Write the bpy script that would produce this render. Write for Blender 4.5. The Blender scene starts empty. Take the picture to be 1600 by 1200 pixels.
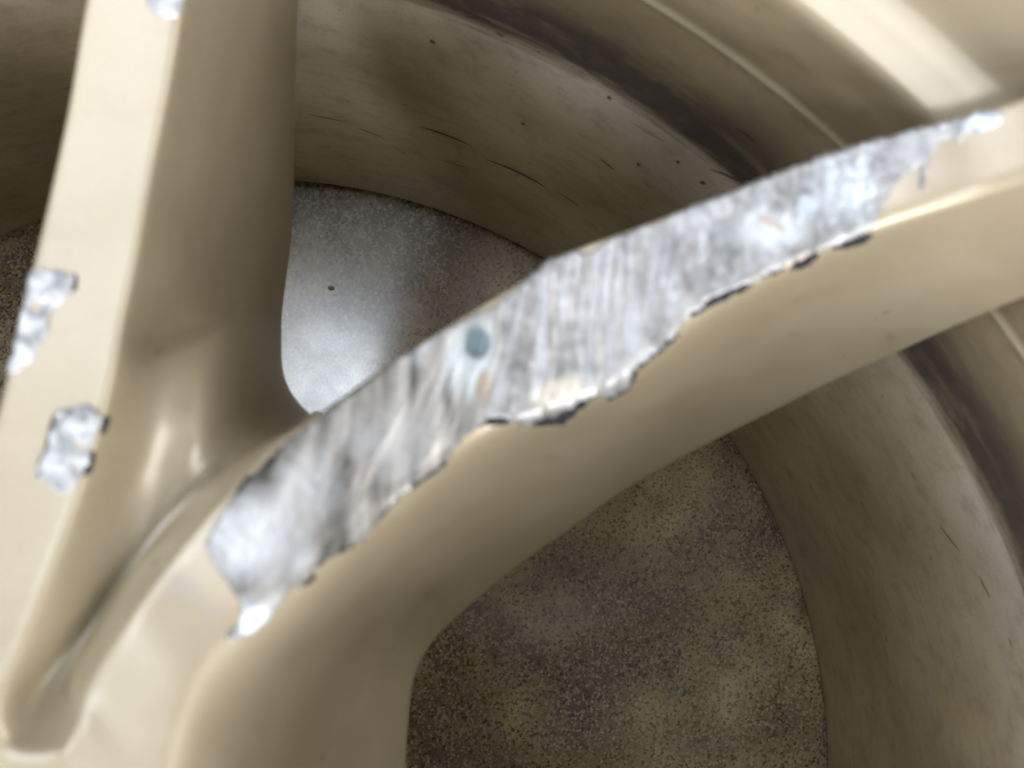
import bpy, bmesh, math, random
import numpy as np
from mathutils import Vector, Quaternion, noise, Matrix
from mathutils.bvhtree import BVHTree
from mathutils.geometry import delaunay_2d_cdt

random.seed(7)
scene = bpy.context.scene
col = scene.collection

# ------------------------------------------------------------------ camera
FPX = 1500.0                       # focal length in photo pixels (photo 1600 x 1200)
CAMH = 0.3305                      # the camera is held 33 cm above the floor
NADIR = (767.0, 734.0)             # where the wheel's axis direction vanishes
cam_data = bpy.data.cameras.new("camera")
cam = bpy.data.objects.new("camera", cam_data)
col.objects.link(cam)
vn = Vector(((NADIR[0]-800)/FPX, -(NADIR[1]-600)/FPX, -1)).normalized()
QC = vn.rotation_difference(Vector((0, 0, -1)))
cam.rotation_mode = 'QUATERNION'
cam.rotation_quaternion = QC
cam.location = (0, 0, CAMH)
cam_data.sensor_width = 36
cam_data.lens = 36*FPX/1600
cam_data.clip_start = 0.005
cam_data.clip_end = 50
cam_data.dof.use_dof = True
cam_data.dof.focus_distance = 0.300
cam_data.dof.aperture_fstop = 17.0
scene.camera = cam

# ------------------------------------------------------------------ light
world = bpy.data.worlds.new("World")
scene.world = world
world.use_nodes = True
wb = world.node_tree.nodes["Background"]
wb.inputs[0].default_value = (1.0, 0.94, 0.84, 1)
wb.inputs[1].default_value = 0.12

def area(name, loc, target, sx, sy, power, color):
    l = bpy.data.lights.new(name, 'AREA')
    l.shape = 'RECTANGLE'; l.size = sx; l.size_y = sy
    l.energy = power; l.color = color
    o = bpy.data.objects.new(name, l); col.objects.link(o)
    o.location = loc
    o.rotation_euler = (Vector(target)-Vector(loc)).to_track_quat('-Z', 'Y').to_euler()
    return o
area("overhead_light", (-0.55, 0.48, 1.20), (0.0, 0.02, 0.12), 0.62, 0.62, 5.2, (0.92, 0.95, 1.0))
area("window_light", (-0.27, 0.12, 1.30), (0.0, 0.02, 0.12), 0.24, 0.18, 2.3, (0.82, 0.90, 1.0))
area("upper_fill_light", (-0.02, 0.50, 1.30), (0.0, 0.02, 0.12), 0.30, 0.20, 1.3, (0.95, 0.97, 1.0))  # added unseen lamp, strength fitted to lift the spoke hollow
area("front_fill_light", (0.38, -1.30, 0.85), (0.0, 0.02, 0.12), 1.20, 1.20, 42.0, (1.0, 0.98, 0.94))  # added unseen fill for the spoke walls, not a known doorway
area("right_fill_light", (1.00, 0.10, 1.00), (0.0, 0.02, 0.12), 0.60, 0.50, 8.0, (1.0, 0.97, 0.92))  # added unseen fill from the right, not a known window
area("lower_left_light", (-0.56, -0.72, 1.12), (0.0, 0.02, 0.12), 0.34, 0.34, 5.4, (0.96, 0.98, 1.0))  # added unseen lamp that whitens the rim chamfer
area("left_light", (-1.10, -0.10, 0.90), (0.0, 0.02, 0.12), 0.40, 0.50, 5.0, (0.98, 0.98, 1.0))  # added unseen lamp that lifts the upper barrel

scene.view_settings.view_transform = 'Standard'
scene.view_settings.look = 'None'
scene.view_settings.exposure = 0.0
scene.view_settings.gamma = 1.0

# ------------------------------------------------------------------ helpers
def P(px, py, z):
    d = QC @ Vector(((px-800)/FPX, -(py-600)/FPX, -1))
    k = (CAMH-z)/(-d.z)
    return Vector((d.x*k, d.y*k, z))
QI = QC.inverted()
def proj(p):
    v = QI @ (Vector(p)-Vector((0, 0, CAMH)))
    return (800+FPX*v.x/(-v.z), 600-FPX*v.y/(-v.z))

WC = Vector((-0.0805, -0.0922, 0.0))        # wheel axis on the floor

def nt(name):
    m = bpy.data.materials.new(name); m.use_nodes = True
    t = m.node_tree; b = t.nodes["Principled BSDF"]
    return m, t, b
def nd(t, typ, **kw):
    n = t.nodes.new(typ)
    for k, v in kw.items():
        if k.startswith('i_'):
            n.inputs[k[2:].replace('_', ' ')].default_value = v
        else: setattr(n, k, v)
    return n
def ramp(t, fac, stops):
    r = t.nodes.new('ShaderNodeValToRGB')
    e = r.color_ramp.elements
    while len(e) < len(stops): e.new(0.5)
    for q, (p, c) in zip(e, stops):
        q.position = p
        q.color = (c, c, c, 1) if not hasattr(c, '__len__') else (*c, 1)
    t.links.new(fac, r.inputs[0])
    return r.outputs[0]
def mix(t, fac, a, b, blend='MIX'):
    m = t.nodes.new('ShaderNodeMix'); m.data_type = 'RGBA'; m.blend_type = blend
    for s, v in ((0, fac), (6, a), (7, b)):
        if hasattr(v, 'is_linked') or hasattr(v, 'links'): t.links.new(v, m.inputs[s])
        elif s == 0: m.inputs[0].default_value = v
        else: m.inputs[s].default_value = (*v, 1)
    return m.outputs[2]
def vmath(t, op, a, b):
    m = t.nodes.new('ShaderNodeMath'); m.operation = op
    for i, v in enumerate((a, b)):
        if hasattr(v, 'links'): t.links.new(v, m.inputs[i])
        elif v is not None: m.inputs[i].default_value = v
    return m.outputs[0]
def noise_t(t, vec, scale, detail=4, rough=0.55):
    n = t.nodes.new('ShaderNodeTexNoise')
    n.inputs['Scale'].default_value = scale
    n.inputs['Detail'].default_value = detail
    n.inputs['Roughness'].default_value = rough
    t.links.new(vec, n.inputs['Vector'])
    return n.outputs[0]
def mapping(t, vec, scale=(1, 1, 1), rot=(0, 0, 0), loc=(0, 0, 0)):
    m = t.nodes.new('ShaderNodeMapping')
    m.inputs['Scale'].default_value = scale
    m.inputs['Rotation'].default_value = rot
    m.inputs['Location'].default_value = loc
    t.links.new(vec, m.inputs['Vector'])
    return m.outputs[0]
def bump(t, h, strength, dist, bsdf):
    b = t.nodes.new('ShaderNodeBump')
    b.inputs['Strength'].default_value = strength
    b.inputs['Distance'].default_value = dist
    t.links.new(h, b.inputs['Height'])
    t.links.new(b.outputs[0], bsdf.inputs['Normal'])

# ------------------------------------------------------------------ materials
GOLD = (0.350, 0.298, 0.208)
def gold_paint():
    m, t, b = nt("champagne_paint")
    tc = nd(t, 'ShaderNodeTexCoord').outputs['Object']
    n1 = noise_t(t, tc, 45, 4)
    n2 = noise_t(t, tc, 3500, 2)
    n3 = noise_t(t, tc, 260, 5, 0.6)
    c = mix(t, ramp(t, n1, [(0.3, 0), (0.72, 1)]), (GOLD[0]*0.90, GOLD[1]*0.88, GOLD[2]*0.82), (GOLD[0]*1.06, GOLD[1]*1.08, GOLD[2]*1.14))
    c = mix(t, ramp(t, n3, [(0.58, 0), (0.78, 0.25)]), c, (0.25, 0.205, 0.145))
    c = mix(t, ramp(t, n2, [(0.3, 0), (0.7, 0.40)]), c, (0.47, 0.415, 0.315))
    vo = nd(t, 'ShaderNodeTexVoronoi'); vo.inputs['Scale'].default_value = 210
    t.links.new(tc, vo.inputs['Vector'])
    vs = nd(t, 'ShaderNodeSeparateColor'); t.links.new(vo.outputs['Color'], vs.inputs[0])
    sp = vmath(t, 'MULTIPLY', vmath(t, 'LESS_THAN', vo.outputs['Distance'], vmath(t, 'MULTIPLY', vs.outputs[1], 0.13)), vmath(t, 'GREATER_THAN', vs.outputs[0], 0.80))
    c = mix(t, vmath(t, 'MULTIPLY', sp, 0.6), c, (0.10, 0.075, 0.05))
    sm_ = noise_t(t, mapping(t, tc, (30, 90, 60), rot=(0, 0, 0.5)), 1.0, 6, 0.7)
    c = mix(t, ramp(t, sm_, [(0.52, 0), (0.75, 0.30)]), c, (0.27, 0.21, 0.13))
    at = nd(t, 'ShaderNodeAttribute', attribute_name='stain')
    c = mix(t, vmath(t, 'MULTIPLY', at.outputs['Alpha'], 1.0), c, at.outputs['Color'])
    t.links.new(c, b.inputs['Base Color'])
    b.inputs['Metallic'].default_value = 0.22
    t.links.new(ramp(t, n1, [(0.2, 0.38), (0.8, 0.50)]), b.inputs['Roughness'])
    b.inputs['Coat Weight'].default_value = 1.0
    b.inputs['Coat IOR'].default_value = 1.6
    b.inputs['Coat Roughness'].default_value = 0.28
    bump(t, n2, 0.12, 0.0002, b)
    return m

def barrel_paint():
    m, t, b = nt("dusty_barrel_paint")
    uv = nd(t, 'ShaderNodeUVMap', uv_map='UVMap').outputs[0]     # u = metres round the ring, v = metres up the profile
    sep = nd(t, 'ShaderNodeSeparateXYZ'); t.links.new(uv, sep.inputs[0])
    v = sep.outputs[1]
    wob = noise_t(t, mapping(t, uv, (14, 40, 1)), 1.0, 5, 0.6)
    st = noise_t(t, mapping(t, uv, (26, 95, 1), rot=(0, 0, 0.12)), 1.0, 8, 0.70)     # streaks round the ring
    st2 = noise_t(t, mapping(t, uv, (60, 900, 1), rot=(0, 0, 0.10)), 1.0, 6, 0.6)
    cl = noise_t(t, mapping(t, uv, (22, 30, 1)), 1.0, 5, 0.6)
    c = mix(t, ramp(t, cl, [(0.3, 0), (0.7, 1)]), (0.340, 0.270, 0.152), (0.500, 0.422, 0.270))
    c = mix(t, ramp(t, st, [(0.40, 0), (0.75, 0.35)]), c, (0.46, 0.42, 0.34))
    c = mix(t, ramp(t, st2, [(0.52, 0), (0.80, 0.45)]), c, (0.20, 0.165, 0.115))
    # pale dust under the bend, with its highlight painted in
    vb = vmath(t, 'ADD', v, vmath(t, 'ADD', vmath(t, 'MULTIPLY', vmath(t, 'SUBTRACT', wob, 0.5), 0.008), vmath(t, 'MULTIPLY', vmath(t, 'SUBTRACT', st2, 0.5), 0.006)))
    pale = ramp(t, vb, [(0.100, 0), (0.122, 0.40), (0.1270, 0.5), (0.1276, 0)])
    pale = vmath(t, 'MULTIPLY', pale, ramp(t, cl, [(0.25, 0.45), (0.6, 1.0)]))
    c = mix(t, pale, c, (0.74, 0.71, 0.68))
    # brake soot along the bend
    soot = ramp(t, vb, [(0.1264, 0), (0.1276, 1.0), (0.1370, 0.95), (0.149, 0.35), (0.160, 0)])
    soot = vmath(t, 'MULTIPLY', soot, ramp(t, st, [(0.34, 0.60), (0.48, 1.0)]))
    c = mix(t, vmath(t, 'MULTIPLY', soot, 0.95), c, (0.040, 0.034, 0.034))
    gm = noise_t(t, mapping(t, uv, (120, 160, 1)), 1.0, 6, 0.7)
    c = mix(t, ramp(t, gm, [(0.50, 0), (0.78, 0.55)]), c, (0.17, 0.14, 0.095))
    # crease highlight painted in as a pale ring
    cr = ramp(t, v, [(0.1618, 0), (0.1630, 0.8), (0.1648, 0.8), (0.1660, 0)])
    c = mix(t, cr, c, (0.78, 0.72, 0.52))
    # specks
    vo = nd(t, 'ShaderNodeTexVoronoi'); vo.inputs['Scale'].default_value = 1.0
    t.links.new(mapping(t, uv, (170, 230, 1), rot=(0, 0, 0.4)), vo.inputs['Vector'])
    vs = nd(t, 'ShaderNodeSeparateColor'); t.links.new(vo.outputs['Color'], vs.inputs[0])
    sp = vmath(t, 'MULTIPLY', vmath(t, 'LESS_THAN', vo.outputs['Distance'], vmath(t, 'MULTIPLY', vs.outputs[1], 0.085)), vmath(t, 'GREATER_THAN', vs.outputs[0], 0.45))
    vo2 = nd(t, 'ShaderNodeTexVoronoi'); vo2.inputs['Scale'].default_value = 1.0
    t.links.new(mapping(t, uv, (70, 330, 1), rot=(0, 0, -0.5)), vo2.inputs['Vector'])
    vs2 = nd(t, 'ShaderNodeSeparateColor'); t.links.new(vo2.outputs['Color'], vs2.inputs[0])
    sp2 = vmath(t, 'MULTIPLY', vmath(t, 'LESS_THAN', vo2.outputs['Distance'], 0.08), vmath(t, 'GREATER_THAN', vs2.outputs[0], 0.8))
    c = mix(t, vmath(t, 'MULTIPLY', vmath(t, 'MAXIMUM', sp, sp2), 0.7), c, (0.05, 0.04, 0.035))
    gr = noise_t(t, mapping(t, uv, (1500, 1500, 1)), 1.0, 2)
    c = mix(t, ramp(t, gr, [(0.3, 0), (0.7, 0.18)]), c, (0.14, 0.12, 0.09))
    # clean rim paint above the inner face of the rim
    clean = ramp(t, v, [(0.196, 0), (0.199, 1)])
    c = mix(t, clean, c, (GOLD[0]*1.02, GOLD[1]*1.03, GOLD[2]*1.05))
    t.links.new(c, b.inputs['Base Color'])
    b.inputs['Metallic'].default_value = 0.18
    t.links.new(ramp(t, v, [(0.12, 0.58), (0.20, 0.38)]), b.inputs['Roughness'])
    t.links.new(ramp(t, v, [(0.185, 0.0), (0.20, 0.9)]), b.inputs['Coat Weight'])
    b.inputs['Coat Roughness'].default_value = 0.3
    bump(t, gr, 0.10, 0.0002, b)
    return m

def bare_metal():
    m, t, b = nt("scraped_aluminium")
    tc = nd(t, 'ShaderNodeTexCoord').outputs['Object']
    at = nd(t, 'ShaderNodeAttribute', attribute_name='wear')
    n = noise_t(t, mapping(t, tc, (420, 60, 120), rot=(0, 0, -0.12)), 1.0, 4, 0.55)
    n2 = noise_t(t, tc, 130, 3)
    c = mix(t, ramp(t, n, [(0.40, 0.0), (0.7, 0.25)]), at.outputs['Color'], (0.35, 0.36, 0.38), 'MULTIPLY')
    c = mix(t, ramp(t, n2, [(0.5, 0.0), (0.8, 0.25)]), c, (0.75, 0.80, 0.88))
    t.links.new(c, b.inputs['Base Color'])
    b.inputs['Metallic'].default_value = 0.32
    t.links.new(ramp(t, n2, [(0.3, 0.30), (0.7, 0.48)]), b.inputs['Roughness'])
    bump(t, n, 0.25, 0.0003, b)
    return m

def dark_edge():  # primer and grime tone, doubling as painted shade under lifted burrs
    m, t, b = nt("primer_and_edge_shade")
    tc = nd(t, 'ShaderNodeTexCoord').outputs['Object']
    n = noise_t(t, tc, 900, 4)
    t.links.new(mix(t, ramp(t, n, [(0.35, 0), (0.7, 1)]), (0.010, 0.011, 0.016), (0.045, 0.045, 0.055)), b.inputs['Base Color'])
    b.inputs['Roughness'].default_value = 0.9
    b.inputs['Specular IOR Level'].default_value = 0.15
    return m

def plain(name, c, rough, metal=0.0, c2=None):
    m, t, b = nt(name)
    tc = nd(t, 'ShaderNodeTexCoord').outputs['Object']
    n = noise_t(t, tc, 500, 4)
    t.links.new(mix(t, ramp(t, n, [(0.3, 0), (0.7, 1)]), c, c2 or tuple(x*1.3 for x in c)), b.inputs['Base Color'])
    b.inputs['Roughness'].default_value = rough
    b.inputs['Metallic'].default_value = metal
    return m

def concrete():
    m, t, b = nt("polished_sandy_concrete")
    tc = nd(t, 'ShaderNodeTexCoord').outputs['Object']
    big = noise_t(t, tc, 24, 6, 0.6)
    mid = noise_t(t, mapping(t, tc, (1, 1, 1), loc=(3, 1, 0)), 60, 5, 0.65)
    c = mix(t, ramp(t, big, [(0.40, 0), (0.62, 1)]), (0.125, 0.090, 0.040), (0.520, 0.415, 0.235))
    c = mix(t, ramp(t, mid, [(0.42, 0), (0.68, 0.65)]), c, (0.085, 0.070, 0.050))
    # floor stains; those along the upper opening paint in contact shade
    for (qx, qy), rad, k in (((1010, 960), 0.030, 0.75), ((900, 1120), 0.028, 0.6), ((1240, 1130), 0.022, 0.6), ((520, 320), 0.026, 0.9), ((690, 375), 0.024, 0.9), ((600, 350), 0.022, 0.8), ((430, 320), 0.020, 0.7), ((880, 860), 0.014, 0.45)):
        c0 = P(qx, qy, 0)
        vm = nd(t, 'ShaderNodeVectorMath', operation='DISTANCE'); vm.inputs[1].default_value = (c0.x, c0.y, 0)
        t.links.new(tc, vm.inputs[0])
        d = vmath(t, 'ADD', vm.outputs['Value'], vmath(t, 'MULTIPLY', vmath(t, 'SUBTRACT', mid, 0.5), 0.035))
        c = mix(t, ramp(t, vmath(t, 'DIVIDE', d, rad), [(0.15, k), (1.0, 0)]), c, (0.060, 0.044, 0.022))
    def grains(scale, lo, hi, loc):
        vo = nd(t, 'ShaderNodeTexVoronoi'); vo.inputs['Scale'].default_value = scale
        t.links.new(mapping(t, tc, loc=loc), vo.inputs['Vector'])
        s = nd(t, 'ShaderNodeSeparateColor'); t.links.new(vo.outputs['Color'], s.inputs[0])
        return vo, s
    vo, s = grains(1300, 0, 0, (0, 0, 0))
    c = mix(t, ramp(t, s.outputs[0], [(0.0, 0.75), (0.25, 0.45), (0.5, 0.0)]), c, (0.040, 0.030, 0.016))
    c = mix(t, ramp(t, s.outputs[1], [(0.62, 0), (0.95, 0.8)]), c, (0.36, 0.31, 0.22))
    c = mix(t, ramp(t, s.outputs[2], [(0.90, 0), (0.97, 0.9)]), c, (0.30, 0.20, 0.07))
    vo2, s2 = grains(520, 0, 0, (1, 2, 0))
    dark = vmath(t, 'MULTIPLY', vmath(t, 'GREATER_THAN', s2.outputs[0], 0.80), vmath(t, 'LESS_THAN', vo2.outputs['Distance'], vmath(t, 'MULTIPLY', s2.outputs[1], 0.42)))
    c = mix(t, vmath(t, 'MULTIPLY', dark, 0.6), c, (0.030, 0.026, 0.022))
    lite = vmath(t, 'MULTIPLY', vmath(t, 'GREATER_THAN', s2.outputs[2], 0.93), vmath(t, 'LESS_THAN', vo2.outputs['Distance'], 0.22))
    c = mix(t, vmath(t, 'MULTIPLY', lite, 0.5), c, (0.55, 0.48, 0.34))
    t.links.new(c, b.inputs['Base Color'])
    t.links.new(mix(t, 0.5, ramp(t, s.outputs[0], [(0.0, 0.20), (1.0, 0.42)]), ramp(t, mid, [(0.35, 0.24), (0.7, 0.40)])), b.inputs['Roughness'])
    b.inputs['Specular IOR Level'].default_value = 0.5
    b.inputs['Coat Weight'].default_value = 0.75
    b.inputs['Coat IOR'].default_value = 1.75
    t.links.new(ramp(t, mid, [(0.35, 0.15), (0.7, 0.22)]), b.inputs['Coat Roughness'])
    hh = mix(t, 0.5, s.outputs[1], mid)
    bump(t, s.outputs[1], 0.25, 0.0002, b)
    return m

M_GOLD = gold_paint(); M_BARREL = barrel_paint(); M_METAL = bare_metal(); M_DARK = dark_edge()
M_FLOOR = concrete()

def link(name, me, parent=None, mat=None):
    o = bpy.data.objects.new(name, me); col.objects.link(o)
    if mat: me.materials.append(mat)
    if parent:
        o.parent = parent
    return o

# ------------------------------------------------------------------ floor
def make_floor():
    bm = bmesh.new()
    rs = [0.0, 0.12, 0.25, 0.5, 1.2, 4.0]
    N = 64
    prev = None
    c = bm.verts.new((0, 0, 0))
    for r in rs[1:]:
        ring = [bm.verts.new((r*math.cos(2*math.pi*i/N), r*math.sin(2*math.pi*i/N), 0)) for i in range(N)]
        for i in range(N):
            if prev is None: bm.faces.new((c, ring[i], ring[(i+1) % N]))
            else: bm.faces.new((prev[i], ring[i], ring[(i+1) % N], prev[(i+1) % N]))
        prev = ring
    me = bpy.data.meshes.new("floor"); bm.to_mesh(me); bm.free()
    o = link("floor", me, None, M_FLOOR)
    o['kind'] = 'structure'
    o['label'] = 'speckled sandy concrete floor seen through the back of the wheel'
    return o
floor = make_floor()

# ------------------------------------------------------------------ wheel
wheel = bpy.data.objects.new("alloy_wheel", None); col.objects.link(wheel)
wheel.location = WC
wheel['label'] = 'champagne gold alloy wheel lying face up with badly scraped spoke'
wheel['category'] = 'wheel'
WM = Matrix.Translation(WC); WI = WM.inverted()

def bspline_closed(pts, sub):
    pts = np.array(pts); n = len(pts); out = []
    for i in range(n):
        p0, p1, p2, p3 = pts[(i-1) % n], pts[i], pts[(i+1) % n], pts[(i+2) % n]
        for k in range(sub):
            u = k/sub
            out.append(((1-u)**3*p0+(3*u**3-6*u*u+4)*p1+(-3*u**3+3*u*u+3*u+1)*p2+u**3*p3)/6)
    return np.array(out)

def make_barrel():
    # (radius, height, sharp) from the rear flange up the inside to the outer lip and back down outside
    prof = [(0.214, 0.0006), (0.208, 0.0008), (0.198, 0.0022), (0.1935, 0.0040), (0.1918, 0.0062), (0.1914, 0.0085), (0.1917, 0.014),
            (0.1924, 0.024), (0.1934, 0.040), (0.1950, 0.065), (0.1975, 0.090), (0.2010, 0.112), (0.2042, 0.124), (0.2060, 0.1300),
            (0.2068, 0.1325), (0.2078, 0.140), (0.2086, 0.150), (0.2090, 0.1585), (0.2087, 0.1618), (0.2077, 0.1630), (0.2072, 0.1642), (0.2074, 0.1652), (0.2068, 0.1680), (0.2060, 0.1710),
            (0.2030, 0.184), (0.2010, 0.1965), (0.2005, 0.1995), (0.2007, 0.2006), (0.2013, 0.2012), (0.2042, 0.2034), (0.2072, 0.2057),
            (0.2080, 0.2069), (0.2086, 0.2090), (0.2105, 0.2160), (0.2125, 0.2215), (0.2150, 0.2235), (0.2230, 0.2240), (0.2260, 0.2220),
            (0.2265, 0.2150), (0.2235, 0.2080), (0.2220, 0.1900), (0.2180, 0.1800), (0.2140, 0.1600), (0.2120, 0.1300), (0.2050, 0.1000), (0.1990, 0.0500), (0.2000, 0.0200),
            (0.2100, 0.0100), (0.2200, 0.0080), (0.2220, 0.0040), (0.2190, 0.0008)]
    # refine
    pr = []
    n = len(prof)
    A = [np.array(p) for p in prof]
    for i in range(n):
        p0, p1, p2, p3 = A[(i-1) % n], A[i], A[(i+1) % n], A[(i+2) % n]
        d = np.linalg.norm(p2-p1); s = max(1, int(d/0.0025))
        for k in range(s):
            u = k/s
            # catmull-rom blended halfway with the straight line, keeps creases firm
            cr = 0.5*((2*p1)+(-p0+p2)*u+(2*p0-5*p1+4*p2-p3)*u*u+(-p0+3*p1-3*p2+p3)*u**3)
            pr.append(0.5*cr+0.5*(p1*(1-u)+p2*u))
    K = len(pr); N = 512
    L = [p[1] if i < K*0.62 else 0.3 for i, p in enumerate(pr)]
    verts = []
    for i in range(N):
        a = 2*math.pi*i/N; ca, sa = math.cos(a), math.sin(a)
        for r, z in pr: verts.append((r*ca, r*sa, z))
    faces = []
    for i in range(N):
        j = (i+1) % N
        for k in range(K):
            l = (k+1) % K
            faces.append((i*K+k, i*K+l, j*K+l, j*K+k))
    me = bpy.data.meshes.new("barrel"); me.from_pydata(verts, [], faces)
    uvl = me.uv_layers.new(name="UVMap")
    data = np.empty(len(me.loops)*2)
    q = 0
    C = 2*math.pi*0.2
    for i in range(N):
        for k in range(K):
            l = (k+1) % K
            for (ii, kk) in ((i, k), (i, l), (i+1, l), (i+1, k)):
                data[q] = ii/N*C; data[q+1] = L[kk]; q += 2
    uvl.data.foreach_set("uv", data)
    me.polygons.foreach_set("use_smooth", [True]*len(me.polygons))
    me.validate(); me.update()
    o = link("barrel", me, wheel, M_BARREL)
    return o
barrel = make_barrel()

# ---- the forked spoke -------------------------------------------------------
def lerp(a, b, t): return a+(b-a)*t
def wl(a, b, t, tz):
    p = lerp(a, b, t); p.z = a.z+(b.z-a.z)*tz; return p
def row_plain(R, L, E, zt, zb, side):
    """side 'A': the wall in view is on the pocket side; side 'B': on the outer side."""
    Rw, Lw = P(*R, zt), P(*L, zt)
    w = (Lw-Rw).normalized()
    if side == 'A':
        Ew = P(*E, zb)
        Lb = Lw+Vector((0, 0, zb-zt))-w*0.002
        inner = [Ew, lerp(Ew, Rw, .08), lerp(Ew, Rw, .36), lerp(Ew, Rw, .66), lerp(Ew, Rw, .86), lerp(Ew, Rw, .95)]
        outer = [Lw-w*0.0016, Lw, Lw+Vector((0, 0, -0.0016)), lerp(Lw, Lb, .5), lerp(Lw, Lb, .94), Lb]
    else:
        Ew = P(*E, zb)
        Rb = Rw+Vector((0, 0, zb-zt))
        inner = [Rb, lerp(Rb, Rw, .08), lerp(Rb, Rw, .36), lerp(Rb, Rw, .66), lerp(Rb, Rw, .9), Rw+Vector((0, 0, -0.0012))]
        outer = [Lw-w*0.0026, Lw, lerp(Lw, Ew, .07), wl(Lw, Ew, .34, .56), wl(Lw, Ew, .74, .88), Ew]
        Lb = Ew
    top = [Rw, Rw+w*0.0016, lerp(Rw, Lw, .5)]
    r = inner+top+outer
    u = lerp(r[0], r[-1], .5)+Vector((0, 0, -0.002))
    return [lerp(r[0], u, .25)+Vector((0, 0, -.002))]+r+[lerp(r[-1], u, .05)+Vector((0, 0, -.0012)), u]
def row_pocket(R, L, E, zt, zb, ins, side, near=0.0024, Eb=None, zeb=None):
    Rw, Lw = P(*R, zt), P(*L, zt)
    w = (Lw-Rw).normalized()
    Ew = P(*E, zb)
    I = [P(*q) for q in ins]
    nr = (I[-1]-Rw); nr = Rw+nr*min(0.4, near*1.2/nr.length)
    inner = [Ew]+I+[nr]
    if side == 'A':
        Lb = Lw+Vector((0, 0, 0.12-zt))
        outer = [Lw-w*0.0016, Lw, Lw+Vector((0, 0, -0.0016)), lerp(Lw, Lb, .5), lerp(Lw, Lb, .94), Lb]
    else:
        Lb = P(*Eb, zeb)
        outer = [Lw-w*0.0040, Lw-Vector((0, 0, .0004)), lerp(Lw, Lb, .12), wl(Lw, Lb, .34, .56), wl(Lw, Lb, .74, .88), Lb]
    r = inner+[Rw, Rw+w*near, lerp(Rw, Lw, .5)]+outer
    u = lerp(r[0], r[-1], .5)+Vector((0, 0, -0.002))
    return [lerp(r[0], u, .25)+Vector((0, 0, -.002))]+r+[lerp(r[-1], u, .05)+Vector((0, 0, -.0012)), u]

rows = []
for a in [((400, -700), (290, -700), (505, -330), .216, .178),
          ((345, -380), (215, -380), (478, -130), .210, .158),
          ((308, -130), (157, -110), (466, 60), .206, .142),
          ((288, 0), (128, 20), (464, 150), .204, .136),
          ((266, 130), (103, 170), (463, 240), .203, .130),
          ((240, 260), (73, 310), (462, 320), .203, .126),
          ((217, 390), (42, 440), (455, 400), .204, .122)]:
    rows.append(row_plain(*a, 'A'))
PA = [((194, 500), (12, 570), (445, 480), .205, [(434, 482, .128), (374, 478, .162), (305, 494, .183), (246, 514, .190)]),
      ((176, 590), (-20, 690), (444, 520), .206, [(432, 514, .130), (368, 508, .178), (302, 548, .190), (244, 578, .1960)]),
      ((152, 680), (-60, 800), (447, 570), .207, [(430, 572, .138), (356, 584, .189), (296, 628, .1950), (236, 668, .1975)]),
      ((122, 780), (-110, 900), (460, 602), .208, [(434, 610, .152), (348, 655, .1950), (280, 708, .1962), (205, 758, .1990)]),
      ((86, 880), (-160, 1000), (479, 624), .209, [(446, 642, .162), (358, 684, .1965), (250, 790, .1963), (170, 858, .2005)]),
      ((45, 985), (-220, 1120), (492, 634), .210, [(455, 656, .167), (370, 694, .1965), (222, 850, .1965), (122, 966, .2030)]),
      ((4, 1090), (-280, 1250), (496, 637), .211, [(460, 662, .169), (378, 698, .1965), (204, 905, .1980), (74, 1052, .2035)]),
      ((14, 1168), (-250, 1500), (498, 638), .211, [(463, 665, .170), (384, 700, .1965), (186, 935, .1990), (78, 1090, .2045)]),
      ((90, 1176), (0, 1600), (499, 638.5), .211, [(466, 666, .171), (388, 702, .1965), (190, 930, .1990), (90, 1084, .2048)])]
for R, L, E, zt, ins in PA: rows.append(row_pocket(R, L, E, zt, .12, ins, 'A'))
PB = [((122, 1132), (240, 1400), (499.5, 638.6), .211, [(468, 666, .171), (391, 702, .1965), (198, 915, .1990), (97, 1066, .2045)], (640, 1360)),
      ((140, 1070), (284, 1215), (500, 638.7), .210, [(470, 666, .172), (394, 702, .1965), (214, 885, .1982), (104, 1032, .2038)], (638, 1210)),
      ((203, 965), (318, 1100), (500.3, 638.7), .209, [(472, 666, .173), (400, 700, .1963), (258, 830, .1965), (166, 930, .2022)], (642, 1130)),
      ((267, 875), (383, 1003), (500.6, 638.8), .207, [(475, 665, .175), (408, 698, .1960), (308, 780, .1960), (230, 842, .1995)], (652, 1062)),
      ((332, 795), (455, 930), (501, 638.8), .206, [(480, 662, .178), (422, 692, .1955), (356, 738, .1955), (298, 768, .1980)], (685, 1002)),
      ((387, 735), (530, 858), (501.5, 638.8), .204, [(488, 657, .182), (444, 684, .1950), (404, 704, .1955), (362, 722, .1975)], (750, 942)),
      ((441, 685), (600, 797), (502, 638.8), .202, [(496, 650, .186), (474, 665, .1950), (452, 674, .1960), (436, 680, .1985)], (822, 883))]
for R, O, E, zt, ins, Eb in PB: rows.append(row_pocket(R, O, E, zt, .12, ins, 'B', 0.0020, Eb, .12))
for a in [((507, 639), (670, 738), (900, 828), .200, .120),
          ((600, 573), (754, 678), (980, 771), .198, .120),
          ((700, 508), (850, 642), (1060, 724), .197, .120),
          ((800, 447), (944, 606), (1140, 682), .196, .122),
          ((880, 397), (1020, 552), (1215, 645), .196, .127),
          ((1000, 352), (1106, 482), (1300, 603), .197, .136),
          ((1150, 295), (1232, 417), (1400, 557), .199, .150),
          ((1300, 238), (1362, 358), (1500, 512), .202, .171),
          ((1460, 192), (1502, 310), (1600, 470), .207, .188),
          ((1600, 152), (1642, 262), (1720, 425), .214, .203),
          ((1740, 106), (1778, 214), (1850, 378), .220, .208)]:
    rows.append(row_plain(*a, 'B'))

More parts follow.
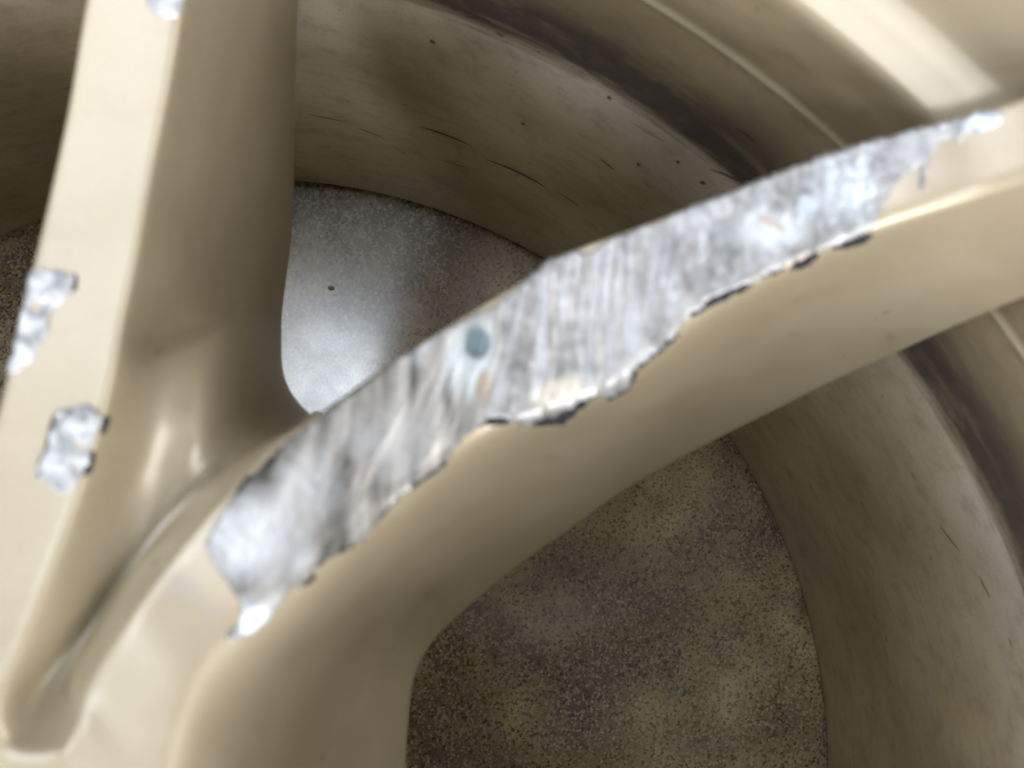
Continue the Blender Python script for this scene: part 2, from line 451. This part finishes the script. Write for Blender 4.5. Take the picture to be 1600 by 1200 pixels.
def make_spoke():
    A = np.array([[list(p) for p in r] for r in rows])       # T x K x 3
    T, K, _ = A.shape
    SUB_T, SUB_K = 12, 6
    st = []
    for i in range(T-1):
        p0 = A[max(i-1, 0)]; p1 = A[i]; p2 = A[i+1]; p3 = A[min(i+2, T-1)]
        for k in range(SUB_T):
            u = k/SUB_T
            st.append(0.5*((2*p1)+(-p0+p2)*u+(2*p0-5*p1+4*p2-p3)*u*u+(-p0+3*p1-3*p2+p3)*u**3))
    st.append(A[-1])
    rings = [bspline_closed(s, SUB_K) for s in st]
    n = len(rings[0])
    V = np.concatenate(rings)
    verts = [WI @ Vector(v) for v in V]
    faces = []
    for i in range(len(rings)-1):
        for k in range(n):
            l = (k+1) % n
            faces.append((i*n+k, (i+1)*n+k, (i+1)*n+l, i*n+l))
    faces.append(tuple(range(n))); b = (len(rings)-1)*n
    faces.append(tuple(b+n-1-k for k in range(n)))
    me = bpy.data.meshes.new("spoke")
    me.from_pydata(verts, [], faces)
    me.polygons.foreach_set("use_smooth", [True]*len(me.polygons))
    # small stains and rubbed spots of the paint (px centre, radius, colour, strength)
    blobs = [((285, 915), (34, 26), (0.36, 0.31, 0.29), .75), ((330, 955), (30, 14), (0.36, 0.31, 0.27), .5), ((1390, 526), (10, 8), (0.18, 0.15, 0.12), .7), ((1240, 522), (8, 6), (0.22, 0.17, 0.10), .5),
             ((672, 925), (18, 14), (0.28, 0.20, 0.10), .5), ((690, 912), (9, 6), (0.28, 0.20, 0.10), .4), ((835, 772), (8, 7), (0.25, 0.19, 0.12), .5), ((860, 715), (14, 9), (0.2, 0.16, 0.12), .3),
             ((80, 330), (14, 10), (0.35, 0.30, 0.22), .5), ((5, 610), (22, 16), (0.36, 0.30, 0.26), .6), ((120, 530), (10, 5), (0.40, 0.34, 0.28), .5), ((1480, 270), (60, 22), (0.44, 0.37, 0.31), .45),
             ((1400, 300), (22, 26), (0.46, 0.36, 0.27), .5), ((365, 930), (20, 40), (0.42, 0.33, 0.25), .5), ((30, 690), (40, 8), (0.42, 0.36, 0.30), .4), ((690, 470), (60, 14), (0.25, 0.19, 0.15), .5)]
    ca = me.color_attributes.new("stain", 'FLOAT_COLOR', 'POINT')
    dat = np.zeros((len(verts), 4), dtype=np.float32)
    dat[:, :3] = (0.4, 0.34, 0.25)
    Rq = np.array(QI.to_matrix())
    vc = (V-np.array([0, 0, CAMH])) @ Rq.T
    px = 800+FPX*vc[:, 0]/(-vc[:, 2]); py = 600-FPX*vc[:, 1]/(-vc[:, 2])
    for (cx, cy), (rx, ry), c, s in blobs:
        d = np.sqrt(((px-cx)/rx)**2+((py-cy)/ry)**2)
        w = np.clip(1.25-d, 0, 1)*s
        mk = w > dat[:, 3]
        dat[mk, :3] = c; dat[mk, 3] = w[mk]
    ca.data.foreach_set("color", dat.ravel())
    me.validate(); me.update()
    o = link("spoke", me, wheel, M_GOLD)
    return o
spoke = make_spoke()
bv = BVHTree.FromPolygons([WM @ v.co for v in spoke.data.vertices], [p.vertices[:] for p in spoke.data.polygons])
bvb = BVHTree.FromPolygons([WM @ v.co for v in barrel.data.vertices], [p.vertices[:] for p in barrel.data.polygons])

CAMP = Vector((0, 0, CAMH))
def hit(px, py, tree=bv, top=False):
    d = (QC @ Vector(((px-800)/FPX, -(py-600)/FPX, -1))).normalized()
    h, n, i, dist = tree.ray_cast(CAMP, d)
    if h is None or (top and h.z < 0.19):
        h, n, i, dist = tree.find_nearest(P(px, py, 0.203))
        if n.z < 0.2: n = (n+Vector((0, 0, 1))).normalized()
        return h, n
    if n.dot(d) > 0: n = -n
    return h, n

def jag(poly, step, amp, seed, closed=True):
    out = []
    n = len(poly)
    for i in range(n if closed else n-1):
        a = poly[i]; b = poly[(i+1) % n]
        L = math.hypot(b[0]-a[0], b[1]-a[1]); s = max(1, int(L/step))
        for k in range(s):
            u = k/s; x = a[0]+(b[0]-a[0])*u; y = a[1]+(b[1]-a[1])*u
            nx = noise.noise(Vector((x*.09, y*.09, seed)))+.6*noise.noise(Vector((x*.3, y*.3, seed+5)))
            ny = noise.noise(Vector((x*.09, y*.09, seed+9)))+.6*noise.noise(Vector((x*.3, y*.3, seed+15)))
            out.append((x+nx*amp, y+ny*amp))
    return out

def inside(x, y, poly):
    c = False; n = len(poly); j = n-1
    for i in range(n):
        xi, yi = poly[i]; xj, yj = poly[j]
        if (yi > y) != (yj > y) and x < (xj-xi)*(y-yi)/(yj-yi)+xi: c = not c
        j = i
    return c

def patch(name, poly, mat, parent, step=4.0, amp=2.0, lift=0.00015, disp=None, colour=None, seed=1.0, tree=bv, sink=0.0003, refine=4.0):
    """A raised or torn patch following the surface under it, with its rim sunk into the paint."""
    b = jag(poly, refine, amp, seed)
    pts = [Vector(p) for p in b]; nb = len(pts)
    xs = [p[0] for p in b]; ys = [p[1] for p in b]
    y = min(ys)
    while y < max(ys):
        x = min(xs)
        while x < max(xs):
            qx, qy = x+random.uniform(-.3, .3)*step, y+random.uniform(-.3, .3)*step
            if inside(qx, qy, b):
                if min((qx-p[0])**2+(qy-p[1])**2 for p in b[::2]) > (step*.5)**2: pts.append(Vector((qx, qy)))
            x += step
        y += step
    edges = [(i, (i+1) % nb) for i in range(nb)]
    vo, eo, fo, ov, oe, of = delaunay_2d_cdt(pts, edges, [], 1, 1e-4)
    used = sorted({i for f in fo for i in f})
    bd = set()
    for i, o in enumerate(ov):
        if any(q < nb for q in o): bd.add(i)
    idx = {}; co = []; cols = []
    last = None
    for i in used:
        p, n = hit(vo[i].x, vo[i].y, tree, name == 'scraped_metal')
        if p is None:
            if last is None: continue
            p, n = last
        last = (p, n)
        if i in bd: q = p-n*sink
        else:
            h = disp(vo[i].x, vo[i].y) if disp else noise.noise(p*900)*0.00008
            q = p+n*(lift+h)
        idx[i] = len(co); co.append(WI @ q)
        cols.append(colour(vo[i].x, vo[i].y) if colour else (0.6, 0.64, 0.7))
    faces = [tuple(idx[i] for i in f) for f in fo if all(i in idx for i in f)]
    me = bpy.data.meshes.new(name); me.from_pydata(co, [], faces)
    me.polygons.foreach_set("use_smooth", [True]*len(me.polygons))
    ca = me.color_attributes.new("wear", 'FLOAT_COLOR', 'POINT')
    ca.data.foreach_set("color", [x for c in cols for x in (*c, 1.0)])
    me.validate(); me.update()
    return link(name, me, parent, mat)

# --- the long scrape
U = [(320, 850), (345, 805), (375, 765), (400, 735), (440, 697), (500, 654), (560, 612), (630, 557), (700, 515), (770, 484), (822, 442), (850, 408), (888, 392),
     (915, 400), (960, 374), (1020, 352), (1080, 326), (1150, 296), (1220, 268), (1280, 243), (1330, 222), (1380, 216), (1430, 203), (1470, 197), (1520, 184), (1560, 176)]
Lo = [(1568, 182), (1560, 196), (1538, 207), (1512, 209), (1495, 226), (1485, 216), (1468, 222), (1453, 246), (1444, 290), (1436, 305), (1433, 285), (1436, 262), (1412, 274), (1388, 300),
      (1374, 330), (1352, 362), (1300, 380), (1262, 392), (1240, 402), (1200, 425), (1160, 440), (1112, 463), (1078, 488), (1050, 522), (1012, 552), (988, 572), (978, 600), (946, 618), (932, 608),
      (905, 622), (868, 642), (836, 650), (822, 660), (800, 654), (770, 646), (737, 670), (697, 712), (660, 740), (622, 770), (594, 800), (562, 838), (532, 852), (497, 880), (478, 903),
      (446, 925), (428, 952), (402, 980), (368, 1002), (352, 1001), (356, 990), (374, 974), (378, 950), (360, 915), (336, 885)]
def sm(a, b, x):
    t = min(1, max(0, (x-a)/(b-a))); return t*t*(3-2*t)
def streak(x, y):
    ang = 0.36-0.30*sm(480, 900, x)
    u = x*math.cos(ang)+y*math.sin(ang); v = -x*math.sin(ang)+y*math.cos(ang)
    u2 = u+3*noise.noise(Vector((x*.012, y*.012, 3)))
    s = noise.noise(Vector((u2*.040, v*.007, 1)))*1.1+noise.noise(Vector((u2*.11, v*.010, 2)))*.9+noise.noise(Vector((u2*.27, v*.016, 4)))*.30
    m = noise.noise(Vector((x*.022, y*.022, 8)))*.9+noise.noise(Vector((x*.06, y*.06, 11)))*.6+noise.noise(Vector((x*.15, y*.15, 12)))*.12
    w = sm(470, 560, x)*(1-sm(1010, 1110, x))
    w2 = sm(1010, 1110, x)
    return s*w+m*(0.30+0.7*w2)*(1-.7*w), w, w2
def disp_main(x, y):
    s, w, w2 = streak(x, y)
    h = s*0.00034
    d = math.hypot((x-745)/22, (y-537)/26)
    h -= 0.00035*max(0, 1-d*d)
    h += 0.00014*math.exp(-((d-1.5)/.5)**2)
    return h
def col_main(x, y):
    s, w, w2 = streak(x*1.0+300, y)
    v = 0.225+0.09*w2+0.20*s
    c = [v*(0.97+.05*w), v*(0.985+.01*w), v*(1.03-.07*w)]
    def bl(cx, cy, rx, ry, cc, st, ang=0.0):
        dx, dy = x-cx, y-cy
        a, b2 = dx*math.cos(ang)+dy*math.sin(ang), -dx*math.sin(ang)+dy*math.cos(ang)
        k = st*max(0.0, min(1.0, (4.0 if rx < 30 else 1.6)*(1-math.hypot(a/rx, b2/ry))))
        for i in range(3): c[i] = c[i]*(1-k)+cc[i]*k
    bl(395, 835, 100, 85, (.62, .65, .70), .8)
    bl(392, 965, 40, 40, (.36, .40, .45), .8)
    bl(480, 760, 60, 70, (.55, .57, .61), .6)
    bl(640, 680, 110, 80, (.50, .49, .49), .5)
    bl(960, 480, 130, 90, (.48, .48, .50), .45)
    bl(735, 560, 50, 80, (.55, .62, .66), .7, .2)
    bl(745, 537, 24, 29, (.13, .18, .22), .98)
    bl(755, 605, 14, 28, (.38, .30, .23), .7)
    bl(870, 612, 62, 24, (.62, .58, .50), .75, -.35)
    bl(1210, 360, 62, 40, (.66, .72, .80), .6)
    bl(1205, 350, 26, 7, (.46, .34, .28), .7, .5)
    bl(1140, 372, 30, 28, (.50, .56, .62), .4)
    bl(1260, 325, 18, 22, (.45, .55, .68), .5)
    bl(1320, 300, 60, 70, (.58, .65, .74), .6)
    bl(1535, 190, 45, 22, (.66, .78, .95), .8)
    bl(390, 968, 40, 30, (.74, .84, .93), .7)
    bl(470, 875, 40, 22, (.50, .53, .58), .5, -.8)
    return tuple(c)
Lo = [(x+(2 if x > 500 else 0), y+(4.5 if x < 1400 and x > 420 else 0)) for x, y in Lo]
U = [(x-(1 if x > 480 else 0), y-(4 if x > 480 else 0)) for x, y in U]
scrape = patch("scraped_metal", U+Lo, M_METAL, spoke, step=4.2, amp=3.4, lift=0.00060, disp=disp_main, colour=col_main, seed=2.3, sink=0.0002, refine=4)
scrape['label'] = 'long strip of bare scraped metal along the right arm of the spoke'

def cchip(x, y):
    v = .44+.30*noise.noise(Vector((x*.035, y*.035, 30)))+.12*noise.noise(Vector((x*.12, y*.12, 31)))
    return (v*.96, v*.99, v*1.06)
def dchip(x, y): return noise.noise(Vector((x*.045, y*.045, 40)))*.00050+noise.noise(Vector((x*.12, y*.12, 41)))*.00008
chips = [([(52, 418), (80, 420), (100, 427), (118, 432), (112, 455), (100, 470), (80, 488), (76, 520), (58, 556), (30, 580), (14, 586), (10, 572), (16, 545), (26, 500), (36, 452)], 3.1),
         ([(86, 642), (112, 636), (140, 630), (156, 642), (160, 655), (152, 680), (142, 700), (140, 722), (128, 745), (112, 762), (104, 778), (90, 768), (52, 744), (62, 726), (76, 692), (84, 662)], 4.4),
         ([(226, -25), (228, 6), (242, 22), (262, 34), (280, 26), (287, 8), (290, -25)], 5.2)]
labs = ['bare metal chip on the outer edge of the left arm', 'rough bare metal chip near the fork of the spoke', 'bare metal chip high on the left arm']
for (poly, sd), lb in zip(chips, labs):
    o = patch("paint_chip", poly, M_METAL, spoke, step=3.0, amp=3.6, lift=0.0003, disp=dchip, colour=cchip, seed=sd, refine=3)
    o['label'] = lb
darks = [[(800, 655), (832, 663), (878, 661), (892, 648), (905, 636), (932, 616), (926, 606), (900, 614), (865, 634), (830, 645)],
         [(512, 858), (530, 862), (552, 850), (552, 838), (536, 836), (520, 846)],
         [(1230, 420), (1252, 417), (1276, 402), (1281, 390), (1268, 386), (1254, 398), (1238, 402)],
         [(1290, 386), (1320, 385), (1350, 377), (1364, 362), (1350, 356), (1330, 364), (1305, 374)],
         [(1074, 496), (1110, 476), (1160, 452), (1178, 441), (1162, 434), (1110, 455), (1074, 482)],
         [(1183, 436), (1215, 424), (1228, 414), (1212, 410), (1190, 424)],
         [(468, 912), (480, 911), (494, 898), (488, 890), (474, 900)],
         [(730, 668), (760, 662), (795, 660), (800, 650), (770, 642), (740, 656)],
         [(640, 764), (668, 744), (698, 720), (696, 706), (660, 732), (634, 756)],
         [(362, 782), (374, 776), (394, 746), (388, 740), (372, 758)],
         [(560, 845), (592, 808), (624, 776), (618, 766), (588, 796), (556, 836)],
         [(946, 626), (984, 605), (996, 575), (984, 566), (972, 596), (942, 612)],
         [(508, 650), (570, 605), (632, 558), (700, 515), (698, 508), (630, 549), (566, 594), (505, 640)],
         [(68, 700), (76, 668), (80, 648), (88, 644), (86, 668), (80, 694), (60, 728), (54, 732)],
         [(160, 650), (170, 648), (174, 660), (164, 678), (156, 684), (154, 670)],
         [(126, 748), (144, 740), (152, 706), (142, 702), (132, 722), (124, 738)],
         [(996, 576), (1030, 548), (1062, 520), (1058, 510), (1020, 540), (990, 562)],
         [(1380, 214), (1430, 203), (1470, 197), (1520, 184), (1518, 178), (1466, 190), (1428, 196), (1378, 206)],
         [(106, 436), (116, 424), (124, 430), (122, 452), (112, 462), (108, 452)]]
for i, d in enumerate(darks):  # dark slivers at the torn edges, painting in shade below the burrs
    if i not in (9, 12, 13, 14, 15, 17, 18): d = [(x+2, y+4.5) for x, y in d]
    if i in (12, 17): d = [(x-1, y-4) for x, y in d]
    patch("torn_edge_shade", d, M_DARK, spoke, step=3.0, amp=1.5, lift=0.00012, seed=20+i*1.7, refine=3, sink=0.0002,
          disp=lambda x, y: noise.noise(Vector((x*.1, y*.1, 50)))*.00006)

# --- scratches on the barrel wall (thin grooves filled with grime)
M_SCR = plain("grimy_scratch", (0.060, 0.042, 0.026), 0.7)
def scratch(p, q, w, bow, name, tree, parent, mat, inv=WI):
    n = 14; L = []; Rr = []
    dx, dy = q[0]-p[0], q[1]-p[1]; l = math.hypot(dx, dy); nx, ny = -dy/l, dx/l
    for i in range(n+1):
        u = i/n; b = bow*4*u*(1-u)+.5*noise.noise(Vector((p[0], u*4, 3)))
        ww = w*math.sin(math.pi*min(1, max(0, u*.94+.03)))**.6*.5
        x, y = p[0]+dx*u+nx*b, p[1]+dy*u+ny*b
        for side, lst in ((1, L), (0, None), (-1, Rr)):
            if lst is None: continue
            h, nn = hit(x+nx*ww*side, y+ny*ww*side, tree)
            if h is None: return
            lst.append(inv @ (h+nn*0.00008))
    me = bpy.data.meshes.new(name)
    me.from_pydata(L+Rr, [], [(i, i+1, n+2+i, n+1+i) for i in range(n)])
    return link(name, me, parent, mat)
for p, q, w, b in [((655, 197), (738, 228), 2.4, -2), ((760, 249), (852, 292), 2.6, -3), ((938, 248), (960, 265), 2.0, 0), ((1108, 264), (1165, 288), 3.0, -2), ((1150, 200), (1186, 226), 3.0, -1),
                   ((1056, 252), (1063, 254), 5, 0), ((1094, 284), (1103, 287), 5.5, 0), ((995, 255), (1001, 259), 4, 0), ((949, 150), (955, 155), 5, 0), ((815, 191), (820, 195), 4, 0), ((600, 215), (560, 200), 1.2, 0), ((672, 62), (680, 68), 5, 0), ((705, 12), (718, 15), 5, 0), ((775, 50), (788, 58), 3, 0), ((752, 26), (768, 36), 2.5, 0), ((912, 100), (925, 118), 1.8, 0),
                   ((870, 300), (905, 322), 1.2, -1), ((1085, 215), (1100, 228), 2, 0), ((480, 178), (540, 190), 1.0, 0), ((690, 250), (730, 262), 1.0, 0), ((985, 190), (1040, 222), 1.0, 0),
                   ((1490, 655), (1512, 690), 3.2, 0), ((1468, 820), (1500, 862), 1.6, 0), ((1530, 900), (1548, 935), 1.6, 0)]:
    scratch(p, q, w, b, "wall_scratch", bvb, barrel, M_SCR)

# --- hub and the other spokes (out of the picture, but they shade the barrel)
def make_hub():
    bm = bmesh.new()
    prof = [(0.032, 0.110), (0.032, 0.205), (0.034, 0.208), (0.041, 0.208), (0.046, 0.203), (0.050, 0.185), (0.056, 0.150), (0.060, 0.112), (0.058, 0.108), (0.034, 0.108)]
    N = 72; K = len(prof)
    vs = [[bm.verts.new((r*math.cos(2*math.pi*i/N), r*math.sin(2*math.pi*i/N), z)) for r, z in prof] for i in range(N)]
    for i in range(N):
        for k in range(K):
            f = bm.faces.new((vs[i][k], vs[(i+1) % N][k], vs[(i+1) % N][(k+1) % K], vs[i][(k+1) % K])); f.smooth = True
    bmesh.ops.recalc_face_normals(bm, faces=bm.faces)
    me = bpy.data.meshes.new("hub"); bm.to_mesh(me); bm.free()
    return link("hub", me, wheel, M_GOLD)
hub = make_hub()
cm = spoke.data.copy(); cm.name = "spoke_plain"
for k in range(1, 5):
    c = spoke.copy(); c.data = cm; col.objects.link(c); c.parent = wheel
    c.rotation_euler = (0, 0, math.radians(72*k))

# --- a grain of grit on the floor
def make_grit():
    bm = bmesh.new()
    bmesh.ops.create_icosphere(bm, subdivisions=3, radius=0.0011)
    for v in bm.verts:
        v.co *= 1+.35*noise.noise(v.co*900)
        v.co.y *= .7; v.co.z = max(v.co.z*.7, -0.0006)
    me = bpy.data.meshes.new("grit_grain"); bm.to_mesh(me); bm.free()
    for p in me.polygons: p.use_smooth = True
    o = link("grit_grain", me, None, plain("grit", (0.30, 0.25, 0.20), 0.25))
    q = P(517, 450, 0.0006); o.location = q
    o['label'] = 'tiny brown grain of grit on the bright patch of floor left of the spokes'
    o['category'] = 'grit'
make_grit()
